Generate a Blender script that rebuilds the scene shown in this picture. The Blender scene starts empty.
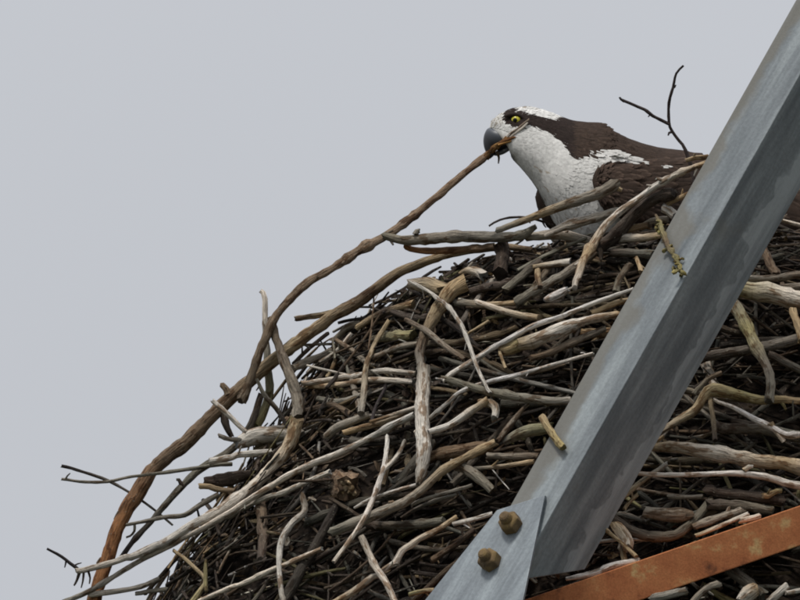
import bpy, bmesh, math, random
import numpy as np
from mathutils import Vector, Matrix

random.seed(11)
rs = np.random.RandomState(5)
scene = bpy.context.scene
COL = scene.collection

# ------------------------------------------------------------------ camera, sky, sun, exposure
EL = math.radians(20.0)            # camera looks up at the tower top
DIST = 25.0                        # metres to the nest
MPP = 0.00125                      # metres per photo pixel at the nest
REF = Vector((0.0, 0.0, 10.2))     # what the photo's centre points at
RIGHT = Vector((1, 0, 0))
UP = Vector((0, -math.sin(EL), math.cos(EL)))
TO = Vector((0, -math.cos(EL), -math.sin(EL)))

cam_d = bpy.data.cameras.new("camera")
cam = bpy.data.objects.new("camera", cam_d)
COL.objects.link(cam)
cam.location = REF + TO * DIST
cam.rotation_euler = (math.pi / 2 + EL, 0, 0)
cam_d.sensor_width = 36
cam_d.lens = 36 * DIST / (800 * MPP)
cam_d.clip_start = 0.5
cam_d.clip_end = 6000
scene.camera = cam

SUN_EL, SUN_AZ = math.radians(58), math.radians(-28)     # azimuth from straight behind the camera, to its left
world = bpy.data.worlds.new("World")
scene.world = world
world.use_nodes = True
wn, wl = world.node_tree.nodes, world.node_tree.links
wn.clear()
out = wn.new("ShaderNodeOutputWorld")
bg = wn.new("ShaderNodeBackground")
bg.inputs["Strength"].default_value = 0.12
sky = wn.new("ShaderNodeTexSky")
sky.sky_type = 'NISHITA'
sky.sun_disc = False
sky.sun_elevation = SUN_EL
sky.sun_rotation = math.radians(180) - SUN_AZ
# overcast: a cloud deck about three times as bright overhead as at the horizon, hiding most of the blue
tc = wn.new("ShaderNodeTexCoord")
sx = wn.new("ShaderNodeSeparateXYZ")
wl.new(tc.outputs["Generated"], sx.inputs[0])
mr = wn.new("ShaderNodeMapRange")
mr.inputs["From Min"].default_value = 0.0
mr.inputs["From Max"].default_value = 1.0
mr.inputs["To Min"].default_value = 1.55
mr.inputs["To Max"].default_value = 7.55
wl.new(sx.outputs["Z"], mr.inputs["Value"])
nz = wn.new("ShaderNodeTexNoise")
nz.inputs["Scale"].default_value = 9.0
nz.inputs["Detail"].default_value = 3.0
wl.new(tc.outputs["Generated"], nz.inputs["Vector"])
nr = wn.new("ShaderNodeMapRange")
nr.inputs["To Min"].default_value = 0.93
nr.inputs["To Max"].default_value = 1.07
wl.new(nz.outputs["Fac"], nr.inputs["Value"])
mm = wn.new("ShaderNodeMath"); mm.operation = 'MULTIPLY'
wl.new(mr.outputs[0], mm.inputs[0]); wl.new(nr.outputs[0], mm.inputs[1])
vm = wn.new("ShaderNodeVectorMath"); vm.operation = 'SCALE'
vm.inputs[0].default_value = (0.98, 1.0, 1.045)
wl.new(mm.outputs[0], vm.inputs["Scale"])
mx = wn.new("ShaderNodeMix"); mx.data_type = 'RGBA'
mx.inputs["Factor"].default_value = 0.93
wl.new(sky.outputs[0], mx.inputs["A"]); wl.new(vm.outputs[0], mx.inputs["B"])
wl.new(mx.outputs["Result"], bg.inputs["Color"])
wl.new(bg.outputs[0], out.inputs["Surface"])

sun_d = bpy.data.lights.new("sun", 'SUN')
sun_d.energy = 1.5
sun_d.angle = math.radians(10)
sun_d.color = (1.0, 0.96, 0.9)
sun = bpy.data.objects.new("sun", sun_d)
COL.objects.link(sun)
sdir = Vector((math.sin(SUN_AZ) * math.cos(SUN_EL), -math.cos(SUN_AZ) * math.cos(SUN_EL), math.sin(SUN_EL)))
sun.rotation_euler = sdir.to_track_quat('Z', 'Y').to_euler()
sun.location = REF + sdir * 30

vs = scene.view_settings
vs.view_transform = 'Standard'
vs.look = 'None'
vs.gamma = 1
vs.exposure = 0.42
vs.use_curve_mapping = False
scene.cycles.filter_width = 1.9
scene.cycles.max_bounces = 6

# ------------------------------------------------------------------ helpers
def P(u, v, d=0.0):
    """photo pixel + distance towards the camera (m) from the plane through REF -> world point"""
    s = (DIST - d) / DIST * MPP
    return REF + RIGHT * ((u - 400) * s) + UP * ((300 - v) * s) + TO * d

def link(name, me, mat=None, parent=None, smooth=True):
    o = bpy.data.objects.new(name, me)
    COL.objects.link(o)
    if mat is not None:
        me.materials.append(mat)
    if parent is not None:
        o.parent = parent
        o.matrix_parent_inverse = parent.matrix_world.inverted() if False else Matrix.Translation(-parent.location)
    if smooth:
        for p in me.polygons:
            p.use_smooth = True
    return o

def tag(o, label=None, cat=None, group=None, kind=None):
    if label: o["label"] = label
    if cat: o["category"] = cat
    if group: o["group"] = group
    if kind: o["kind"] = kind
    return o

def empty(name, loc):
    o = bpy.data.objects.new(name, None)
    o.empty_display_size = 0.1
    o.location = loc
    COL.objects.link(o)
    return o

def newmat(name, rough=0.8, metal=0.0):
    m = bpy.data.materials.new(name)
    m.use_nodes = True
    n, l = m.node_tree.nodes, m.node_tree.links
    b = n["Principled BSDF"]
    b.inputs["Roughness"].default_value = rough
    b.inputs["Metallic"].default_value = metal
    return m, n, l, b

def N(n, typ, **kw):
    o = n.new(typ)
    for k, v in kw.items():
        if hasattr(o, k) and k not in ("Scale",):
            setattr(o, k, v)
        else:
            o.inputs[k].default_value = v
    return o

def ramp(n, l, src, stops):
    r = n.new("ShaderNodeValToRGB")
    e = r.color_ramp.elements
    while len(e) < len(stops):
        e.new(0.5)
    for i, (p, c) in enumerate(stops):
        e[i].position = p
        e[i].color = (c, c, c, 1) if not isinstance(c, tuple) else (*c, 1)
    l.new(src, r.inputs[0])
    return r

def mixc(n, l, fac, a, b, mode='MIX'):
    m = n.new("ShaderNodeMix")
    m.data_type = 'RGBA'
    m.blend_type = mode
    for sock, val in (("Factor", fac), ("A", a), ("B", b)):
        s = m.inputs[sock] if sock == "Factor" else [q for q in m.inputs if q.name == sock and q.type == 'RGBA'][0]
        if isinstance(val, (int, float)):
            s.default_value = val
        elif isinstance(val, tuple):
            s.default_value = (*val, 1)
        else:
            l.new(val, s)
    return [q for q in m.outputs if q.type == 'RGBA'][0]

# ------------------------------------------------------------------ materials
def bark_material():
    m, n, l, b = newmat("bark", 0.85)
    tint = N(n, "ShaderNodeAttribute", attribute_name="tint")
    rest = N(n, "ShaderNodeAttribute", attribute_name="rest")
    def noise(sc, det=4, rough=.6, src=rest.outputs["Vector"]):
        mp = n.new("ShaderNodeMapping")
        mp.inputs["Scale"].default_value = sc
        l.new(src, mp.inputs["Vector"])
        t = N(n, "ShaderNodeTexNoise", Scale=1.0, Detail=det, Roughness=rough)
        t.inputs["Scale"].default_value = 1.0
        l.new(mp.outputs[0], t.inputs["Vector"])
        return t.outputs["Fac"]
    streak = noise((420, 420, 45), 4)
    patch = noise((110, 110, 38), 3)
    fleck = noise((330, 330, 260), 2)
    ring = noise((25, 25, 190), 2)
    r1 = ramp(n, l, streak, [(.28, .30), (.44, .78), (.58, 1.08), (.74, 1.42)])
    c = mixc(n, l, 1.0, tint.outputs["Color"], r1.outputs[0], 'MULTIPLY')
    dark = mixc(n, l, 1.0, c, (.40, .30, .22), 'MULTIPLY')
    r2 = ramp(n, l, patch, [(.53, 0.0), (.60, .9)])
    c = mixc(n, l, r2.outputs[0], c, dark)
    r3 = ramp(n, l, fleck, [(.66, 0.0), (.72, .55)])
    c = mixc(n, l, r3.outputs[0], c, (.36, .345, .27))
    r5 = ramp(n, l, ring, [(.62, 0.0), (.74, .5)])
    c = mixc(n, l, r5.outputs[0], c, mixc(n, l, 1.0, c, (.45, .38, .32), 'MULTIPLY'))
    l.new(c, b.inputs["Base Color"])
    add = N(n, "ShaderNodeMath", operation='ADD')
    l.new(streak, add.inputs[0]); l.new(patch, add.inputs[1])
    bp = n.new("ShaderNodeBump")
    bp.inputs["Strength"].default_value = 1.0
    bp.inputs["Distance"].default_value = 0.0038
    l.new(add.outputs[0], bp.inputs["Height"])
    l.new(bp.outputs[0], b.inputs["Normal"])
    b.inputs["Specular IOR Level"].default_value = 0.25
    return m
BARK = bark_material()

def debris_material():
    m, n, l, b = newmat("packed_debris", 0.95)
    co = n.new("ShaderNodeTexCoord")
    a = N(n, "ShaderNodeTexNoise", Detail=6); a.inputs["Scale"].default_value = 60
    l.new(co.outputs["Object"], a.inputs["Vector"])
    r = ramp(n, l, a.outputs["Fac"], [(.35, (.008, .006, .005)), (.55, (.022, .016, .012)), (.72, (.05, .037, .027))])  # dark brown debris, taken nearer black to paint in the gaps' shade
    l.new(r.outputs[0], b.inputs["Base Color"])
    bp = n.new("ShaderNodeBump"); bp.inputs["Strength"].default_value = 1.0; bp.inputs["Distance"].default_value = .012
    l.new(a.outputs["Fac"], bp.inputs["Height"]); l.new(bp.outputs[0], b.inputs["Normal"])
    b.inputs["Specular IOR Level"].default_value = 0.1
    return m
DEBRIS = debris_material()

def steel_material(name="galvanised_steel", tone=(1, 1, 1)):
    m, n, l, b = newmat(name, 0.5, 0.1)
    co = n.new("ShaderNodeTexCoord")
    mp = n.new("ShaderNodeMapping")
    mp.inputs["Scale"].default_value = (34, 34, 3.2)
    m0 = n.new("ShaderNodeMapping")
    m0.inputs["Rotation"].default_value = (0, math.radians(-29.5), 0)
    l.new(co.outputs["Object"], m0.inputs["Vector"])
    l.new(m0.outputs[0], mp.inputs["Vector"])
    a = N(n, "ShaderNodeTexNoise", Detail=5); a.inputs["Scale"].default_value = 1.0; a.inputs["Roughness"].default_value = .65
    l.new(mp.outputs[0], a.inputs["Vector"])
    f = N(n, "ShaderNodeTexNoise", Detail=4); f.inputs["Scale"].default_value = 240
    l.new(co.outputs["Object"], f.inputs["Vector"])
    g = N(n, "ShaderNodeTexNoise", Detail=3); g.inputs["Scale"].default_value = 14
    l.new(co.outputs["Object"], g.inputs["Vector"])
    c1 = ramp(n, l, a.outputs["Fac"], [(.32, (.115, .13, .142)), (.5, (.195, .213, .226)), (.66, (.31, .335, .345))]).outputs[0]
    c2 = ramp(n, l, f.outputs["Fac"], [(.35, .9), (.65, 1.08)]).outputs[0]
    c = mixc(n, l, 1.0, c1, c2, 'MULTIPLY')
    st = ramp(n, l, g.outputs["Fac"], [(.62, 0.0), (.75, .55)]).outputs[0]
    c = mixc(n, l, st, c, (.17, .155, .12))
    c = mixc(n, l, 1.0, c, tone, 'MULTIPLY')
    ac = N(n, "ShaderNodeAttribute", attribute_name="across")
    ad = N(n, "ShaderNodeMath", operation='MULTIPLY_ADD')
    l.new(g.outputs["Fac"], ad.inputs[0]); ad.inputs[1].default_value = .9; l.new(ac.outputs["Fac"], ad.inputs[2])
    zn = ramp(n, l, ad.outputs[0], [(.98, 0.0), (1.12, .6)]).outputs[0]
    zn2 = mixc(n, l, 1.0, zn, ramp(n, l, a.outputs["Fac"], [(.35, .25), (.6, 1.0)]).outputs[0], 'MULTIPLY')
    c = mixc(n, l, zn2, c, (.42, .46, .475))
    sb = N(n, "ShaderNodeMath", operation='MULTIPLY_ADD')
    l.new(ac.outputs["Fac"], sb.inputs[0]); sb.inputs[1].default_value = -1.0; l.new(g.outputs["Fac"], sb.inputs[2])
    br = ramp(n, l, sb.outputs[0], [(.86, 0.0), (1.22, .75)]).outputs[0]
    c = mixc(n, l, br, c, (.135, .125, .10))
    l.new(c, b.inputs["Base Color"])
    rr = ramp(n, l, a.outputs["Fac"], [(.3, .62), (.7, .45)]).outputs[0]
    l.new(rr, b.inputs["Roughness"])
    bp = n.new("ShaderNodeBump"); bp.inputs["Strength"].default_value = .25; bp.inputs["Distance"].default_value = .001
    l.new(f.outputs["Fac"], bp.inputs["Height"]); l.new(bp.outputs[0], b.inputs["Normal"])
    return m
STEEL = steel_material("galvanised_steel", (.86, .89, .89))
PLATE = steel_material("galvanised_plate", (.92, .96, .99))

def rust_material(name, cols, scale):
    m, n, l, b = newmat(name, 0.85)
    co = n.new("ShaderNodeTexCoord")
    a = N(n, "ShaderNodeTexNoise", Detail=6); a.inputs["Scale"].default_value = scale; a.inputs["Roughness"].default_value = .6
    l.new(co.outputs["Object"], a.inputs["Vector"])
    c = ramp(n, l, a.outputs["Fac"], cols).outputs[0]
    f = N(n, "ShaderNodeTexNoise", Detail=5); f.inputs["Scale"].default_value = scale * 14
    l.new(co.outputs["Object"], f.inputs["Vector"])
    c = mixc(n, l, 1.0, c, ramp(n, l, f.outputs["Fac"], [(.35, .86), (.65, 1.1)]).outputs[0], 'MULTIPLY')
    l.new(c, b.inputs["Base Color"])
    bp = n.new("ShaderNodeBump"); bp.inputs["Strength"].default_value = .25; bp.inputs["Distance"].default_value = .001
    l.new(f.outputs["Fac"], bp.inputs["Height"]); l.new(bp.outputs[0], b.inputs["Normal"])
    b.inputs["Specular IOR Level"].default_value = 0.2
    return m
RUST = rust_material("rusty_steel", [(.27, (.14, .055, .032)), (.39, (.46, .16, .066)), (.58, (.56, .215, .088)), (.68, (.66, .42, .19))], 30)
BOLTRUST = rust_material("rusty_bolt", [(.3, (.075, .055, .035)), (.5, (.17, .115, .06)), (.7, (.26, .18, .07))], 55)

def plumage_material():
    m, n, l, b = newmat("plumage", 0.9)
    t = N(n, "ShaderNodeAttribute", attribute_name="tint")
    co = n.new("ShaderNodeTexCoord")
    a = N(n, "ShaderNodeTexNoise", Detail=4); a.inputs["Scale"].default_value = 260
    l.new(co.outputs["Object"], a.inputs["Vector"])
    c = mixc(n, l, 1.0, t.outputs["Color"], ramp(n, l, a.outputs["Fac"], [(.3, .8), (.7, 1.1)]).outputs[0], 'MULTIPLY')
    l.new(c, b.inputs["Base Color"])
    b.inputs["Specular IOR Level"].default_value = 0.15
    return m
PLUME = plumage_material()

def plain(name, col, rough=.5, spec=.5):
    m, n, l, b = newmat(name, rough)
    co = n.new("ShaderNodeTexCoord")
    a = N(n, "ShaderNodeTexNoise", Detail=3); a.inputs["Scale"].default_value = 180
    l.new(co.outputs["Object"], a.inputs["Vector"])
    c = mixc(n, l, 1.0, col, ramp(n, l, a.outputs["Fac"], [(.3, .8), (.7, 1.15)]).outputs[0], 'MULTIPLY')
    l.new(c, b.inputs["Base Color"])
    b.inputs["Specular IOR Level"].default_value = spec
    return m
def horn_material():
    m, n, l, b = newmat("horn", 0.42)
    t = N(n, "ShaderNodeAttribute", attribute_name="tint")
    l.new(t.outputs["Color"], b.inputs["Base Color"])
    return m
HORN = horn_material()
IRIS = plain("iris", (.62, .56, .05), .2)
PUPIL = plain("pupil", (.004, .004, .004), .1)
LEG = plain("leg_skin", (.34, .36, .36), .6)

def ground_material():
    m, n, l, b = newmat("meadow", 0.95)
    co = n.new("ShaderNodeTexCoord")
    a = N(n, "ShaderNodeTexNoise", Detail=8); a.inputs["Scale"].default_value = .35
    l.new(co.outputs["Object"], a.inputs["Vector"])
    l.new(ramp(n, l, a.outputs["Fac"], [(.35, (.04, .048, .034)), (.6, (.06, .068, .052)), (.75, (.085, .088, .07))]).outputs[0], b.inputs["Base Color"])
    return m

# ------------------------------------------------------------------ ground
bm = bmesh.new()
bmesh.ops.create_grid(bm, x_segments=60, y_segments=60, size=2500)
for v in bm.verts:
    rr = math.hypot(v.co.x, v.co.y)
    if rr > 120:
        v.co.z = min(1.0, (rr - 120) / 400) * 4 * math.sin(v.co.x * .011 + 1.3) * math.cos(v.co.y * .009) - 1.0
me = bpy.data.meshes.new("ground"); bm.to_mesh(me); bm.free()
tag(link("ground", me, ground_material()), kind="structure")

# ------------------------------------------------------------------ the nest's solid: axis, profile, and the distance of its face behind each photo pixel
NX, NY, NK = 0.40, 0.36, 0.62          # axis (x, y) and depth / width ratio
PROF = [(-.66, .10), (-.655, .60), (-.60, .74), (-.40, .735), (-.26, .665), (-.12, .575), (-.02, .51), (.06, .462),
        (.105, .41), (.14, .335), (.165, .26), (.177, .19), (.17, .15)]
CUP = [(.15, .11), (.138, .05), (.136, .0)]
pz = np.array([p[0] for p in PROF]); pr = np.array([p[1] for p in PROF])
def inside(x, y, z):
    rr = np.interp(z, pz, pr, left=0, right=0)
    rho = np.sqrt((x - NX) ** 2 + ((y - NY) / NK) ** 2)
    return rho < rr
GU = np.arange(-80, 1121, 10.0); GV = np.arange(0, 861, 10.0)
uu, vv = np.meshgrid(GU, GV)
dep = np.full(uu.shape, np.nan)
for d in np.arange(.75, -.95, -.006):
    s = (DIST - d) / DIST * MPP
    a = (uu - 400) * s; q = (300 - vv) * s
    y = -q * math.sin(EL) - d * math.cos(EL)
    z = q * math.cos(EL) - d * math.sin(EL)
    hit = inside(a, y, z) & np.isnan(dep)
    dep[hit] = d
HIT = ~np.isnan(dep)
hu, hv, hd = uu[HIT], vv[HIT], dep[HIT]
for i, j in zip(*np.where(~HIT)):
    k = np.argsort((hu - uu[i, j]) ** 2 + (hv - vv[i, j]) ** 2)[:3]
    dep[i, j] = hd[k].mean()
for _ in range(3):
    pd = np.pad(dep, 1, mode='edge')
    dep = (pd[1:-1, 1:-1] * 2 + pd[:-2, 1:-1] + pd[2:, 1:-1] + pd[1:-1, :-2] + pd[1:-1, 2:]) / 6
def surf(u, v):
    i = min(max((u - GU[0]) / 10, 0), len(GU) - 1.001); j = min(max((v - GV[0]) / 10, 0), len(GV) - 1.001)
    i0, j0 = int(i), int(j); fi, fj = i - i0, j - j0
    return ((dep[j0, i0] * (1 - fi) + dep[j0, i0 + 1] * fi) * (1 - fj) + (dep[j0 + 1, i0] * (1 - fi) + dep[j0 + 1, i0 + 1] * fi) * fj)

# ------------------------------------------------------------------ sticks
TINT = {
    'W': (.68, .61, .52), 'G': (.30, .265, .215), 'T': (.44, .325, .19), 'B': (.17, .118, .075), 'D': (.085, .063, .048),
    'O': (.27, .125, .05), 'L': (.31, .27, .13), 'K': (.055, .042, .04), 'X': (.72, .67, .62), 'S': (.19, .175, .135),
}
def catmull(pts, step):
    pts = [np.array(p, float) for p in pts]
    if len(pts) == 2:
        pts = [pts[0], pts[0] * .5 + pts[1] * .5, pts[1]]
    ex = [2 * pts[0] - pts[1]] + pts + [2 * pts[-1] - pts[-2]]
    res = []
    for i in range(1, len(ex) - 2):
        p0, p1, p2, p3 = ex[i - 1:i + 3]
        k = max(1, int(np.linalg.norm((p2 - p1)[:3]) / step + .5))
        for j in range(k):
            t = j / k
            res.append(.5 * ((2 * p1) + (p2 - p0) * t + (2 * p0 - 5 * p1 + 4 * p2 - p3) * t * t + (3 * p1 - p0 - 3 * p2 + p3) * t ** 3))
    res.append(pts[-1])
    return np.array(res)

class Buf:
    def __init__(self):
        self.v, self.f, self.t, self.r = [], [], [], []
    def tube(self, pts, rad, ta, tb, sides=8, rough=.09, wob=.17, step=.007, knots=True, blunt=True, raw=False):
        """pts: world points, rad: radii in metres at each, ta/tb: tints at the two ends"""
        if raw:
            q = np.array([[*p, r] for p, r in zip(pts, rad)], float)
        else:
            q = catmull([[*p, r] for p, r in zip(pts, rad)], step)
        n = len(q)
        if n < 2: return
        c, r = q[:, :3].copy(), np.maximum(q[:, 3], .0006)
        L = np.concatenate([[0], np.cumsum(np.linalg.norm(np.diff(c, axis=0), axis=1))])
        if knots:
            nk = max(2, int(L[-1] / (.018 + .03 * rs.rand())))
            kx = np.sort(np.concatenate([[0, L[-1]], rs.rand(nk) * L[-1]]))
            for m in range(3):
                c[:, m] += np.interp(L, kx, rs.randn(len(kx)) * wob * min(r.mean(), .0042) * 1.3)
            f = 1 + rough * .35 * np.sin(L * (40 + 60 * rs.rand()) + rs.rand() * 6) + rough * rs.randn(n) * .5
            for _ in range(max(0, int(L[-1] / .09 * rs.rand() * 1.6))):
                x = rs.rand() * L[-1]; f += (.16 + .28 * rs.rand()) * np.exp(-((L - x) / (.004 + .5 * r.mean())) ** 2)
            r = r * np.clip(f, .6, 1.6)
        t = np.gradient(c, axis=0); t /= np.linalg.norm(t, axis=1)[:, None] + 1e-12
        a = np.cross(t[0], [.31, .52, .79]); a /= np.linalg.norm(a)
        base = len(self.v); z0 = rs.rand() * 40; ox, oy = rs.rand(2) * 20
        lump = 1 + rough * rs.randn(sides) * .7
        tl_ = ta if isinstance(ta, list) else [ta, tb]
        ga = np.array(tl_); gx = np.linspace(0, 1, len(tl_))
        grad = lambda w: [np.interp(w, gx, ga[:, m]) for m in range(3)]
        ta, tb = tl_[0], tl_[-1]
        for i in range(n):
            a = a - t[i] * a.dot(t[i]); a /= np.linalg.norm(a) + 1e-12
            b = np.cross(t[i], a)
            endj = 1.0
            for k in range(sides):
                an = 6.28318 * k / sides
                rr = r[i] * lump[k] * (1 + rough * .35 * rs.randn())
                p = c[i] + (a * math.cos(an) + b * math.sin(an)) * rr
                if blunt and (i == 0 or i == n - 1):
                    p = p + t[i] * r[i] * .33 * rs.randn()
                self.v.append(tuple(p))
                self.r.append((ox + r[i] * math.cos(an), oy + r[i] * math.sin(an), z0 + L[i]))
                w = L[i] / max(L[-1], 1e-6)
                self.t.append(tuple(grad(w)))
        for i in range(n - 1):
            for k in range(sides):
                k2 = (k + 1) % sides
                self.f.append((base + i * sides + k, base + i * sides + k2, base + (i + 1) * sides + k2, base + (i + 1) * sides + k))
        for i, s in ((0, -1), (n - 1, 1)):
            ci = len(self.v)
            self.v.append(tuple(c[i] + t[i] * s * r[i] * (.12 if blunt else .9)))
            self.r.append((ox, oy, z0 + L[i])); tt = (ta if i == 0 else tb)
            self.t.append(tuple(min(.7, x * 1.15) for x in tt))
            e = base + i * sides; e2 = len(self.v)
            for k in range(sides):                      # own vertices, so the broken end keeps a crisp edge
                self.v.append(tuple(np.array(self.v[e + k]) * .94 + c[i] * .06)); self.r.append((ox + 3, oy + k * .01, z0 + L[i])); self.t.append(self.t[ci])
            for k in range(sides):
                k2 = (k + 1) % sides
                self.f.append((e2 + k2, e2 + k, ci) if i == 0 else (e2 + k, e2 + k2, ci))
    def build(self, name, mat, parent=None, smooth=True):
        me = bpy.data.meshes.new(name)
        o0 = parent.location if parent is not None else Vector((0, 0, 0))
        me.from_pydata(self.v, [], self.f)
        ca = me.attributes.new("tint", 'FLOAT_COLOR', 'POINT')
        ca.data.foreach_set("color", np.array([(*t, 1) for t in self.t], 'f').ravel())
        va = me.attributes.new("rest", 'FLOAT_VECTOR', 'POINT')
        va.data.foreach_set("vector", np.array(self.r if self.r else np.zeros((len(self.v), 3)), 'f').ravel())
        return link(name, me, mat, parent, smooth)

def vary(t, amt=.16):
    k = 1 + amt * (rs.rand() * 2 - 1); w = .05 * (rs.rand() * 2 - 1)
    return (min(.78, t[0] * k * (1 + w)), min(.74, t[1] * k), min(.70, t[2] * k * (1 - w)))

def pix_line(pts, off, flat=True):
    """pixels -> (u, v, distance) with the distance taken from the nest face, off pixels proud of it; a stick is stiff, so its run in depth is near straight"""
    d = np.array([surf(u, v) for u, v in pts])
    if flat and len(pts) > 2:
        s = np.concatenate([[0], np.cumsum([math.dist(pts[i], pts[i + 1]) for i in range(len(pts) - 1)])])
        A = np.polyfit(s, d, 2 if len(pts) > 4 else 1)
        d = np.polyval(A, s)
    return [(u, v, dd + off * MPP) for (u, v), dd in zip(pts, d)]

def parse(s):
    return [tuple(float(x) for x in w.split(',')) for w in s.split()]

def side_twigs(b, q, rpx, tint, n, long_=.25):
    """short broken side shoots and nubs along a stick"""
    for _ in range(n):
        i = rs.randint(0, len(q) - 1); f = rs.rand()
        a, c = np.array(q[i]), np.array(q[i + 1]); p = a * (1 - f) + c * f
        dv = (c - a)[:2]; dv = dv / (np.linalg.norm(dv) + 1e-9)
        nv = np.array([-dv[1], dv[0]]) * rs.choice([-1, 1])
        L = rs.uniform(3, 9) + rpx * .8 if rs.rand() > long_ else rs.uniform(10, 30)
        e = dv * rs.uniform(.4, 1.0) + nv * rs.uniform(.5, 1.0); e /= np.linalg.norm(e)
        dz = rs.uniform(-.2, .9) * L * MPP * .6
        r0 = max(.9, rpx * rs.uniform(.3, .5))
        b.tube([P(p[0], p[1], p[2]), P(p[0] + e[0] * L * .5, p[1] + e[1] * L * .5 - rs.normal(0, .6), p[2] + dz * .5), P(p[0] + e[0] * L, p[1] + e[1] * L, p[2] + dz)],
               [r0 * 1.2 * MPP, r0 * MPP, r0 * .65 * MPP], tint, tint, sides=6, step=.006)

def stick_buf(tints, radii, off, line, extra=(), rough=.085, buf=None, depth=None):
    b = buf or Buf()
    pts = parse(line)
    q = pix_line(pts, off) if depth is None else [(u, v, dd) for (u, v), dd in zip(pts, depth)]
    n = len(q)
    rad = np.interp(np.linspace(0, 1, n), np.linspace(0, 1, len(radii)), radii)
    tl_ = [vary(TINT[c]) for c in tints]
    if len(tl_) == 1: tl_ = tl_ * 2
    rad = rad * np.where(rad < 6, .84, .92)
    b.tube([P(*x) for x in q], [r * MPP for r in rad], tl_, None, rough=rough)
    if rs.rand() < .45:
        side_twigs(b, q, float(np.mean(rad)), vary(tl_[len(tl_) // 2], .25), 1 + int(rs.rand() * len(pts) / 2.5), 0)
    for (tt, rr, ln) in extra:
        e = parse(ln)
        dd = []
        for (u, v) in e:
            k = min(range(n), key=lambda i: (q[i][0] - u) ** 2 + (q[i][1] - v) ** 2)
            dd.append(q[k][2])
        rd = np.interp(np.linspace(0, 1, len(e)), np.linspace(0, 1, len(rr)), rr)
        b.tube([P(u, v, d_) for (u, v), d_ in zip(e, dd)], [r * MPP for r in rd], vary(TINT[tt[0]]), vary(TINT[tt[-1]]), sides=6, step=.005)
    return b

nest = empty("stick_nest", REF + Vector((NX, NY, -.66)))
tag(nest, "large heap of dry sticks, twigs and bark forming a bird's nest on the steel tower", "nest")

# core: packed debris with a shallow cup on top
bm = bmesh.new()
SEG = 110
rings = []
zs = []
prof = PROF + CUP
fine = []
for (z0, r0), (z1, r1) in zip(prof[:-1], prof[1:]):
    k = max(1, int(math.hypot(z1 - z0, r1 - r0) / .022))
    fine += [(z0 + (z1 - z0) * j / k, r0 + (r1 - r0) * j / k) for j in range(k)]
from mathutils import noise as mnoise
for (z, r) in fine:
    ring = []
    for k in range(SEG):
        a = 2 * math.pi * k / SEG
        p = Vector((math.cos(a) * r, math.sin(a) * r * NK, z))
        nn = mnoise.noise(p * 9) * .018 + mnoise.noise(p * 28 + Vector((3, 1, 7))) * .012
        f = 1 + (nn - .012) / max(r, .15)
        ring.append(bm.verts.new(REF + Vector((NX + p.x * f, NY + p.y * f, z + nn * .5))))
    rings.append(ring)
for a, b in zip(rings[:-1], rings[1:]):
    for k in range(SEG):
        k2 = (k + 1) % SEG
        bm.faces.new((a[k], a[k2], b[k2], b[k]))
c0 = bm.verts.new(REF + Vector((NX, NY, -.66))); c1 = bm.verts.new(REF + Vector((NX, NY, .136)))
for k in range(SEG):
    bm.faces.new((c0, rings[0][(k + 1) % SEG], rings[0][k])); bm.faces.new((c1, rings[-1][k], rings[-1][(k + 1) % SEG]))
me = bpy.data.meshes.new("packed_debris"); bm.to_mesh(me); bm.free()
core = link("packed_debris", me, DEBRIS, nest)

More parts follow.
